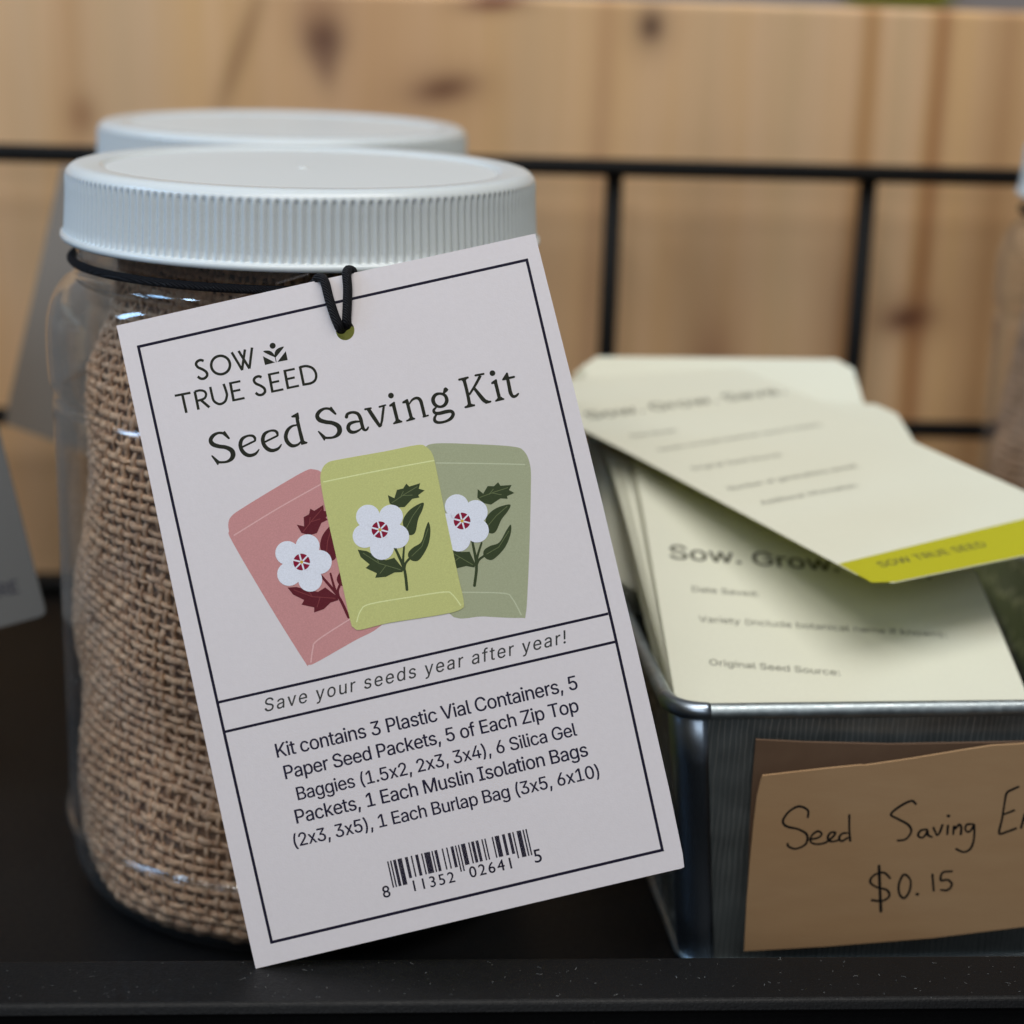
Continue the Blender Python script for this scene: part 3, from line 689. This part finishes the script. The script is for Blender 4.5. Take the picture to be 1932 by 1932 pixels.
# text lines
mb = MB(); TX = lambda x, y: Q(*zT(x, y))
put_text(mb, 'Save your seeds year after year!', TX(232, 367), TX(1370, 107), z1, shear=.22, spacing=1.14, sy=1.04, bold=.015)
mb.build('printed_tagline', M_grey, tagE, bow=BOW)
mb = MB()
for s, a, b in (('Kit contains 3 Plastic Vial Containers, 5', (277, 540), (1408, 281)), ('Paper Seed Packets, 5 of Each Zip Top', (308, 621), (1412, 366)), ('Baggies (1.5x2, 2x3, 3x4), 6 Silica Gel', (355, 700), (1405, 456)),
                ('Packets, 1 Each Muslin Isolation Bags', (350, 788), (1447, 533)), ('(2x3, 3x5), 1 Each Burlap Bag (3x5, 6x10)', (342, 877), (1490, 612))):
    put_text(mb, s, TX(*a), TX(*b), z1, sy=1.05, spacing=.96, bold=.035)
mb.build('printed_description', M_text, tagE, bow=BOW)
# barcode 8 11352 02641 5
mb = MB(); Lc = ['0001101', '0011001', '0010011', '0111101', '0100011', '0110001', '0101111', '0111011', '0110111', '0001011']
dg = '811352026415'; bits = '101'+''.join(Lc[int(c)] for c in dg[:6])+'01010'+''.join(''.join('10'[int(q)] for q in Lc[int(c)]) for c in dg[6:])+'101'
A0, A1, A2 = Vector(TX(688, 931)), Vector(TX(1214, 808)), Vector(TX(710, 1030))
for i, b in enumerate(bits):
    if b == '1':
        lng = i < 10 or i >= 85 or 45 <= i < 50; u = (A1-A0)/95; v = (A2-A0)*(1 if lng else .80)
        p = A0+u*(i+.02); q = A0+u*(i+.98)
        o = len(mb.v)
        for w in (p, p+v, q+v, q): mb.v.append((w.x, w.y, z1))
        mb.f.append((o, o+1, o+2, o+3)); mb.m.append(0)
for s, a, b in (('8', (676, 1069), (703, 1063)), ('11352', (792, 1043), (946, 1008)), ('02641', (1003, 993), (1160, 957)), ('5', (1247, 937), (1274, 931))):
    put_text(mb, s, TX(*a), TX(*b), z1, font=False, spacing=1.22, sy=1.0, bold=.02)
mb.build('printed_barcode', M_black, tagE, bow=BOW)

# ================================================================== elastic cord
t = NT('black_elastic')
wv = t.N.new('ShaderNodeTexWave'); wv.inputs['Scale'].default_value = 900; wv.bands_direction = 'DIAGONAL'; t.L.new(t.co.outputs['Object'], wv.inputs['Vector'])
hh = t.noise(scale=2300, detail=3)
t.set(Base_Color=t.mix(t.ramp(hh, [(.6, 0.), (.8, 1.)]), (.010, .010, .013), (.055, .058, .065)), Roughness=.75, Specular_IOR_Level=.25)
t.bump(t.math('ADD', wv.outputs[0], hh), .7, .0004); M_cord = t.mat
cord = empty('elastic_cord', loc=J); tag(cord, 'black elastic cord looped round the jar neck and threaded through the tag hole', 'cord')
mb = MB(); zc = .1672
ring = [(.0573*math.cos(a), .0573*math.sin(a), zc+.0006*math.sin(a+2.8)) for a in np.linspace(0, 2*math.pi, 120, endpoint=False)]
mb.tube(ring, .00108, 10, True)
mb.build('neck_loop', M_cord, cord, True)
mb = MB()
def T3(px, py, off): return onpl(px, py, TG.p+TG.n*off, TG.n)-J
def ringp(a, r=.0592, z=zc): return Vector((r*math.cos(a), r*math.sin(a), z))
hp = T3(648, 622, -.003); aL = R(-86)
pathL = [ringp(R(-92)), ringp(R(-88), .0600), T3(592, 536, -.0012), T3(601, 524, .0001), T3(612, 530, .0012), T3(620, 560, .0014), T3(630, 592, .0013), T3(638, 612, .0009), T3(641, 620, -.0004), T3(645, 621, -.0025)]
pathR = [ringp(R(-80)), ringp(R(-83), .0600), T3(663, 518, -.0012), T3(658, 509, .0001), T3(654, 517, .0012), T3(656, 545, .0014), T3(655, 580, .0013), T3(654, 604, .0009), T3(655, 612, -.0004), T3(652, 615, -.0025)]
for P in (pathL, pathR): mb.tube(spline([tuple(p) for p in P], False, 7), .00106, 12)
mb.build('tag_loop', M_cord, cord, True)

c3 = cord.copy(); COL.objects.link(c3); c3.location = j3.location; c3['label'] = 'dark elastic cord round the neck of the jar at the right edge'
cc = cord.children[0].copy(); COL.objects.link(cc); cc.parent = c3

# ================================================================== other tags
lt = Frame(ony(88, 1160, .50), (-.046, -.935, .352), RT)
a_ = lt.px(88, 1160); b_ = lt.px(0, 1184); dv = Vector((a_[0]-b_[0], a_[1]-b_[1])).normalized()
lt = Frame(ony(88, 1160, .50), lt.n, lt.x*dv.x+lt.y*dv.y)
t2 = empty('hang_tag', lt.mat()); tag(t2, 'blurred grey looking tag in shade at the left edge of the photo', 'tag', 'printed paper tags on the jars')
def rr(x0, x1, y0, y1, r, n=5):
    o = []
    for cx, cy, a in ((x1-r, y0+r, -90), (x1-r, y1-r, 0), (x0+r, y1-r, 90), (x0+r, y0+r, 180)):
        for k in range(n+1): o.append((cx+r*math.cos(R(a+90*k/n)), cy+r*math.sin(R(a+90*k/n))))
    return o
M_tag2 = paper('shade_painted_tag_paper', (.115, .108, .098))  # white tag paper with its shade painted in as dark grey
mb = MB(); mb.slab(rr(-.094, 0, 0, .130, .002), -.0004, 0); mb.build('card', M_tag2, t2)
mb = MB(); put_text(mb, 'RE', lt.px(0, 1127), lt.px(37, 1118), z1, bold=.02)
mb.build('printed_lettering', M_black, t2)
bt = Frame(ony(114, 312, .655), (-.25, -.95, .12), (1, 0, 0))
mb = MB(); mb.slab([bt.px(*p) for p in ((10, 800), (290, 900), (330, 330), (116, 312), (65, 545), (18, 750))], -.0005, 0)
M_tag3 = paper('brown_grey_card', (.27, .235, .20))
o = mb.build('hang_tag', M_tag3); o.matrix_world = bt.mat(); tag(o, 'plain grey brown tag leaning out of focus between the front jar and the pine panel', 'tag')

# ================================================================== galvanised metal box
t = NT('galvanised_steel')
v = t.mapping((1, 1, .16)); nz = t.noise(v, scale=420, detail=2, dist=.6)
wvn = t.N.new('ShaderNodeTexWave'); wvn.wave_type = 'BANDS'; wvn.bands_direction = 'X'; wvn.inputs['Scale'].default_value = 225; wvn.inputs['Distortion'].default_value = 5.5
wvn.inputs['Detail'].default_value = 2; wvn.inputs['Detail Scale'].default_value = .9; t.L.new(t.mapping((1, 1, .22), rot=(0, R(3), 0)), wvn.inputs['Vector'])
rid = t.ramp(wvn.outputs[0], [(.90, 0.), (.99, 1.)])
msk = t.ramp(t.noise(scale=30, detail=2), [(.30, .15), (.55, 1.)]); rid = t.math('MULTIPLY', rid, msk)
sp_ = t.noise(scale=120, detail=4)
t.set(Metallic=.84, Base_Color=t.mix(rid, t.mix(sp_, (.32, .37, .38), (.46, .51, .51)), (.90, .94, .92)), Roughness=t.ramp(sp_, [(.3, .34), (.7, .48)]))
t.bump(t.math('ADD', t.math('MULTIPLY', sp_, .4), rid), .4, .0005); M_galv = t.mat
t = NT('galvanised_rim'); sp_ = t.noise(scale=420, detail=4, rough=.7); s2 = t.noise(t.mapping((3, 1, 1)), scale=160, detail=2)
t.set(Metallic=.95, Base_Color=t.mix(sp_, (.30, .36, .39), (.62, .68, .70)), Roughness=t.ramp(s2, [(.3, .38), (.7, .52)])); t.bump(sp_, .25, .0003); M_rim = t.mat
t = NT('polished_corner'); t.set(Metallic=1.0, Base_Color=(.40, .47, .56), Roughness=.34); t.bump(t.noise(scale=260, detail=3), .15, .0004); M_corner = t.mat
BW, BD, BH = .128, .178, .0735
bc = onz(1283, 1340, BH)
bm = Matrix.Translation(Vector((bc.x-.0012, bc.y, 0)))@Matrix.Rotation(R(2.2), 4, 'Z')
box = empty('metal_box', bm); tag(box, 'galvanised metal box with rolled rim holding the seed cards', 'metal box')
def loop(z, n=9, off=0):
    k = z/BH; ix = .0085*(1-k)-off; iy = .0105*(1-k)-off; r = .0075
    return [(x, y, z) for x, y in rr(ix, BW-ix, iy, BD-iy, max(r+off, .001), n)]
mb = MB()
def loft(mb, A, Bq, flip=False):
    b = len(mb.v); mb.v += A; mb.v += Bq; N = len(A)
    for i in range(N):
        j = (i+1) % N; f = (b+i, b+j, b+N+j, b+N+i); mb.f.append(tuple(reversed(f)) if flip else f); mb.m.append(0)
zs_ = np.linspace(0, BH, 9)
for i in range(8): loft(mb, loop(zs_[i]), loop(zs_[i+1])); loft(mb, loop(max(zs_[i], .0009), off=-.0007), loop(zs_[i+1], off=-.0007), True)
mb.poly([p[:2] for p in loop(0)], .0009); loft(mb, loop(BH), loop(BH, off=-.0007))
o = mb.build('box_wall', M_galv, box, False)
for p in o.data.polygons: p.use_smooth = len(p.vertices) == 4
mb = MB(); L = loop(BH, off=.0008); mb.tube([(x, y, BH) for x, y, z in L], .0019, 14, True); rim = mb.build('rolled_rim', M_rim, box, True)
mb = MB(); mb.tube([(x, y, .0011) for x, y, z in loop(0, off=.0004)], .0010, 10, True); mb.build('base_bead', M_rim, box, True)
for (sx, sy) in ((0, 0), (1, 0), (0, 1), (1, 1)):
    mb = MB(); cx = .0075 if sx == 0 else BW-.0075; cy = .0075 if sy == 0 else BD-.0075; a0 = {(0, 0): 180, (1, 0): 270, (1, 1): 0, (0, 1): 90}[(sx, sy)]
    pts = [(cx+.0083*math.cos(R(a)), cy+.0083*math.sin(R(a)), BH) for a in np.linspace(a0-4, a0+94, 16)]
    mb.tube(pts, [.00198]+[.00215]*14+[.00198], 14); mb.build('corner_cap', M_corner, rim, True)
    mb = MB()
    for z0_, z1_ in ((0.001, BH-.001),):
        n_ = 10; q = []
        for kz, z in enumerate(np.linspace(z0_, z1_, 6)):
            k = z/BH; ix = .0085*(1-k)-.0006; iy = .0105*(1-k)-.0006; r = .0081
            ccx = ix+r if sx == 0 else BW-ix-r; ccy = iy+r if sy == 0 else BD-iy-r
            for a in np.linspace(a0, a0+90, n_): mb.v.append((ccx+r*math.cos(R(a)), ccy+r*math.sin(R(a)), z))
        for kz in range(5):
            for i in range(n_-1): mb.f.append((kz*n_+i, kz*n_+i+1, (kz+1)*n_+i+1, (kz+1)*n_+i)); mb.m.append(0)
    c_ = mb.build('corner_strip', M_corner, box, True)
    sd = c_.modifiers.new('s', 'SOLIDIFY'); sd.thickness = .0004; sd.offset = -1

# ================================================================== seed cards in the box
M_card = paper('cream_card', (.81, .815, .68), rough=.5, grain=.06)
M_cardback = paper('olive_card_back', (.42, .44, .10), rough=.5)
M_cardback_shade = paper('shade_painted_card_back', (.13, .145, .035), rough=.5)  # same card back, the shade deep in the box painted into its colour
M_strip = ink('yellow_green_ink', (.47, .45, .022)); M_ctext = ink('olive_text', (.075, .075, .05))
CW, CL = .0885, .165
nc = Vector((.03, -.31, .928)).normalized()
mc = Frame(ony(1275, 1325, .412), nc, ony(1945, 1325, .4154)-ony(1275, 1325, .412))
e1_ = mc.px(1275, 1325); e2_ = mc.px(1197, 872); u = Vector((e2_[0]-e1_[0], e2_[1]-e1_[1])).normalized(); ydir = mc.x*u.x+mc.y*u.y
mc = Frame(mc.p-ydir*.0045, nc, ydir.cross(nc))
def seed_card(fr, label, textpx=None, sag=0, length=CL, curl=0, quad=None, group='cream seed cards in the metal box'):
    e = empty('seed_card', fr.mat()); tag(e, label, 'seed card', group)
    def bend(p): x, y, z = p; return (x, y, z-sag*math.sin(math.pi*min(1, max(0, y/length)))+curl*max(0, (y/length-.45)/.55)**2)
    def warp(p):                                   # a slightly skewed sheet: four measured corners
        u, v = p[0]/CW, p[1]/length
        return tuple((quad[0][k]*(1-u)+quad[1][k]*u)*(1-v)+(quad[3][k]*(1-u)+quad[2][k]*u)*v for k in (0, 1))+(p[2],)
    def gridcard(z0, name, mat, flip):
        mb = MB(); nx, ny = 14, 22; ol = []
        r = .005
        for j in range(ny+1):
            y = length*j/ny; y = min(max(y, 0), length)
            dy = max(0, r-y, y-(length-r)); ins = r-math.sqrt(max(0, r*r-dy*dy))
            for i in range(nx+1): mb.v.append((ins+(CW-2*ins)*i/nx, y, z0))
        for j in range(ny):
            for i in range(nx):
                a = j*(nx+1)+i; f = (a, a+1, a+nx+2, a+nx+1); mb.f.append(tuple(reversed(f)) if flip else f); mb.m.append(0)
        return mb.build(name, mat, e, True, (lambda p: bend(warp(p))) if quad else bend)
    gridcard(0, 'card_front', M_card, False); gridcard(-.00025, 'card_back', M_cardback, True)
    if textpx:
        mb = MB()
        for s, a, b, bo in textpx: put_text(mb, s, fr.px(*a), fr.px(*b), .00005, bold=bo)
        mb.v = [bend(p) for p in mb.v]; mb.build('printed_text', M_ctext, e)
    return e, bend
main, _ = seed_card(mc, 'straight cream seed card on the box stack, heading half covered by the crooked card', [
    ('Sow. Grow. Save.', (1265, 1054), (1757, 1092), .035), ('Date Saved:', (1306, 1116), (1432, 1126), 0), ('Variety (include botanical name if known):', (1319, 1173), (1787, 1203), 0), ('Original Seed Source:', (1339, 1255), (1585, 1275), 0)], curl=-.009)
for k in range(1, 17):                       # the stack beneath
    off = -.0011*k-.0002*random.random(); rot = random.uniform(.024, .060) if k > 2 else .006
    fr = Frame(mc.p+mc.n*off+mc.x*(.0003+.00012*k+random.uniform(0, .0006))+mc.y*random.uniform(.0005, .0035), mc.n, mc.x+mc.y*rot)
    seed_card(fr, 'cream seed card in the stack beneath the uppermost straight card', sag=random.uniform(-.0006, .0006), curl=-.009-random.random()*.002, length=CL-random.uniform(0, .004))
fr = Frame(mc.p+mc.n*(-.050)+mc.x*.027+mc.y*.028, mc.n, mc.x-mc.y*.02)
oc = empty('seed_card', fr.mat()); tag(oc, 'olive back of a turned seed card, box shade painted in, right of the straight card', 'seed card', 'cream seed cards in the metal box')
mb = MB(); mb.slab(rr(0, CW, 0, .135, .005), -.0003, 0); mb.build('card_back', M_cardback_shade, oc)
for k in range(4):                           # steeper cards at the back of the box
    pr_ = ony(1098-6*k, 672+5*k, .583+.0016*k); nr_ = Vector((.02, -.50-.03*k, .86)).normalized()
    fr = Frame(pr_, nr_, (1, .035+.006*k, 0)); fr.p = fr.p-fr.y*(.100)
    seed_card(fr, ('cream seed card standing rearmost in the box, its top edge against the pine panel' if k == 0 else 'cream seed card behind the others at the back of the box'), length=.100, sag=-.0010*k, group='rear seed cards in the metal box')
# an olive backed card turned round on the right side
pm = onpl(1275, 1325, mc.p, nc)
def above(x, y, g): d = ray(x, y); return CAM+d*((g-(CAM-pm).dot(nc))/d.dot(nc))
pt, pb_, pd_ = above(1657, 1106, .0225), above(1197, 866, .0058), above(1645, 785, .0045)
nt = (pb_-pt).cross(pd_-pt).normalized(); nt = nt if nt.z > 0 else -nt
tc = Frame(pt, nt, onpl(2120, 1010, pt, nt)-pt)
TQ = [tc.px(1657, 1106), tc.px(2120, 1010), tc.px(1335, 660), tc.px(950, 728)]
top, bend = seed_card(tc, 'crooked cream seed card on top of the stack with a bright yellow green bottom band', [
    ('Sow. Grow. Save.', (1114, 787), (1484, 739), .022), ('Date Saved:', (1193, 824), (1279, 812), 0), ('Variety (include botanical name if known):', (1243, 851), (1553, 802), 0), ('Original Seed Source:', (1308, 887), (1477, 860), 0),
    ('Number of generations saved:', (1378, 925), (1621, 881), 0), ('Additional information:', (1439, 952), (1621, 918), 0)], sag=0, curl=-.002, quad=TQ)
mb = MB(); L0, L1, R0, R1 = Vector(TQ[0]), Vector(tc.px(1582, 1064)), Vector(TQ[1]), Vector(tc.px(2040, 953))
for i in range(15):
    k = i/14; ins = .0010 if i in (0, 14) else .0003
    a_ = L0.lerp(R0, k); b_ = L1.lerp(R1, k); dv = (b_-a_).normalized(); a_ = a_+dv*(.0022 if i in (0, 14) else .0003)
    mb.v.append((a_.x, a_.y, .00006)); mb.v.append((b_.x, b_.y, .00006))
for i in range(14): mb.f.append((2*i, 2*i+2, 2*i+3, 2*i+1)); mb.m.append(0)
mb.build('printed_band', M_strip, top)
mb = MB(); put_text(mb, 'SOW TRUE SEED', tc.px(1664, 1071), tc.px(1864, 1031), .0001, bold=.01); mb.build('printed_band_text', M_ctext, top)

# ================================================================== kraft price cards on the box front
t = NT('kraft_card'); n = t.noise(t.mapping((.25, 1, 1)), scale=260, detail=4, rough=.6); n2 = t.noise(t.mapping((.15, 1, 1)), scale=60, detail=3)
c = t.mix(t.ramp(n, [(.3, 0.), (.7, 1.)]), (.46, .285, .150), (.49, .31, .165)); c = t.mix(t.ramp(n2, [(.4, 0.), (.75, .45)]), c, (.44, .255, .12))
t.set(Base_Color=c, Roughness=.55); t.bump(t.noise(scale=1500, detail=3), .12, .0002); M_kraft = t.mat
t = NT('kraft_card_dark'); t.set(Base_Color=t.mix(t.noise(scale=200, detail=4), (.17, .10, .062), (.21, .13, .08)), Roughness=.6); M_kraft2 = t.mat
wn = (bm.to_3x3()@Vector((0, -BH, -.0105))).normalized()
fp_ = bm@Vector((.02, .0, BH))
def zP(x, y): return ((2400+x/1.2075)/2.0704, (2600+y/1.2075)/2.0704)
kf = Frame(fp_+wn*.0016-Vector((0, 0, .01)), wn, bm.to_3x3()@Vector((1, 0, 0)))
mb = MB(); P = [zP(*p) for p in ((640, 800), (632, 1000), (660, 352))]
pts = [kf.px(*zP(628, 1150)), kf.px(2150, 1745), kf.px(2150, 1398), kf.px(1932, 1400), kf.px(*zP(1300, 372)), kf.px(*zP(900, 362)), kf.px(*zP(668, 350)), kf.px(*zP(650, 560)), kf.px(*zP(638, 780))]
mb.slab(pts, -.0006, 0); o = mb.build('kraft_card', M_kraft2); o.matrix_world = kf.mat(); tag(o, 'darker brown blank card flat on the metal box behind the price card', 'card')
wn2 = (wn+Vector((-.03, -.02, .10))).normalized()
pf = Frame(fp_+wn*.0052-Vector((0, 0, .022)), wn2, kf.x)
pe = empty('price_card', pf.mat()); tag(pe, 'brown kraft card with handwritten price leaning on the metal box front', 'price card')
mb = MB()
ol = [(612, 1347), (1000, 1325), (1500, 1285), (1932, 1232), (2250, 1195), (2250, 330), (1932, 369), (1780, 378), (1640, 400), (1400, 440), (1180, 472), (1165, 470), (1000, 486), (700, 520), (690, 545), (672, 620), (655, 760), (640, 920), (625, 1100)]
mb.slab([pf.px(*zP(*p)) for p in ol], -.0006, 0); mb.build('card', M_kraft, pe)
mb = MB(); kP = 1.2075*2.0704
def hw(pts, w=6.2, closed=False):
    Pq = [(*pf.px(*zP(*p)), w/kP*.000117*random.uniform(.85, 1.15)) for p in pts]; mb.stroke(Pq, z1, 0, closed=closed)
for l in ([(912, 715), (912, 682), (870, 664), (822, 690), (795, 732), (812, 758), (868, 772), (908, 798), (902, 842), (855, 864), (820, 852), (818, 840)],
          [(922, 820), (960, 812), (978, 795), (960, 781), (932, 800), (924, 828), (950, 842), (995, 835), (1030, 808), (1042, 788), (1020, 788), (1006, 812), (1022, 830), (1062, 822)],
          [(1098, 790), (1075, 792), (1060, 812), (1072, 828), (1100, 812)], [(1108, 705), (1108, 770), (1112, 826)],
          [(1422, 652), (1398, 638), (1340, 668), (1304, 702), (1335, 722), (1385, 750), (1400, 782), (1375, 818), (1336, 825)],
          [(1474, 772), (1445, 778), (1432, 800), (1450, 812), (1470, 795), (1476, 778), (1480, 800), (1498, 808)], [(1505, 765), (1514, 785), (1522, 800), (1535, 785), (1547, 752)],
          [(1573, 755), (1570, 795)], [(1598, 795), (1602, 757), (1608, 770), (1625, 750), (1636, 762), (1634, 795)],
          [(1688, 747), (1662, 750), (1655, 772), (1670, 785), (1688, 768), (1697, 750), (1696, 815), (1680, 862), (1648, 879), (1612, 865)],
          [(1905, 572), (1875, 585), (1850, 602), (1840, 650), (1828, 725), (1815, 790), (1850, 784), (1893, 768)], [(1832, 703), (1885, 683)],
          [(1918, 765), (1932, 715), (1936, 700), (1940, 730), (1965, 700), (1980, 725), (1978, 760)],
          [(2010, 720), (2030, 755), (2060, 700)], [(1300, 1002), (1270, 976), (1225, 988), (1206, 1020), (1238, 1045), (1285, 1058), (1296, 1088), (1262, 1110), (1215, 1106)],
          [(1500, 985), (1506, 1062)], [(1592, 970), (1548, 976), (1540, 1012), (1572, 1010), (1592, 1032), (1572, 1058), (1540, 1058)]): hw(l)
hw([(1248, 945), (1252, 1050), (1257, 1158)], 7.5)
hw([(1366, 985), (1342, 1030), (1345, 1078), (1368, 1096), (1392, 1062), (1396, 1012)], 6.2, True)
for (x, y) in ((1575, 708), (1428, 1077)): hw([(x-2, y), (x+2, y+1)], 8)
mb.build('handwriting', M_handink, pe)

# green item on the far side, a sliver above the panel
p = ony(1695, -8, 1.885)
mb = MB(); mb.slab(rr(-.052, .052, -.075, .0, .004), -.01, .01)
gp = mb.build('seed_packet', M_strip); gp.matrix_world = Matrix.Translation((p.x, 1.889, p.z+.071))@Matrix.Rotation(R(90), 4, 'X')
tag(gp, 'bright green packet hung on the wall beyond, barely visible above the pine panel', 'packet')
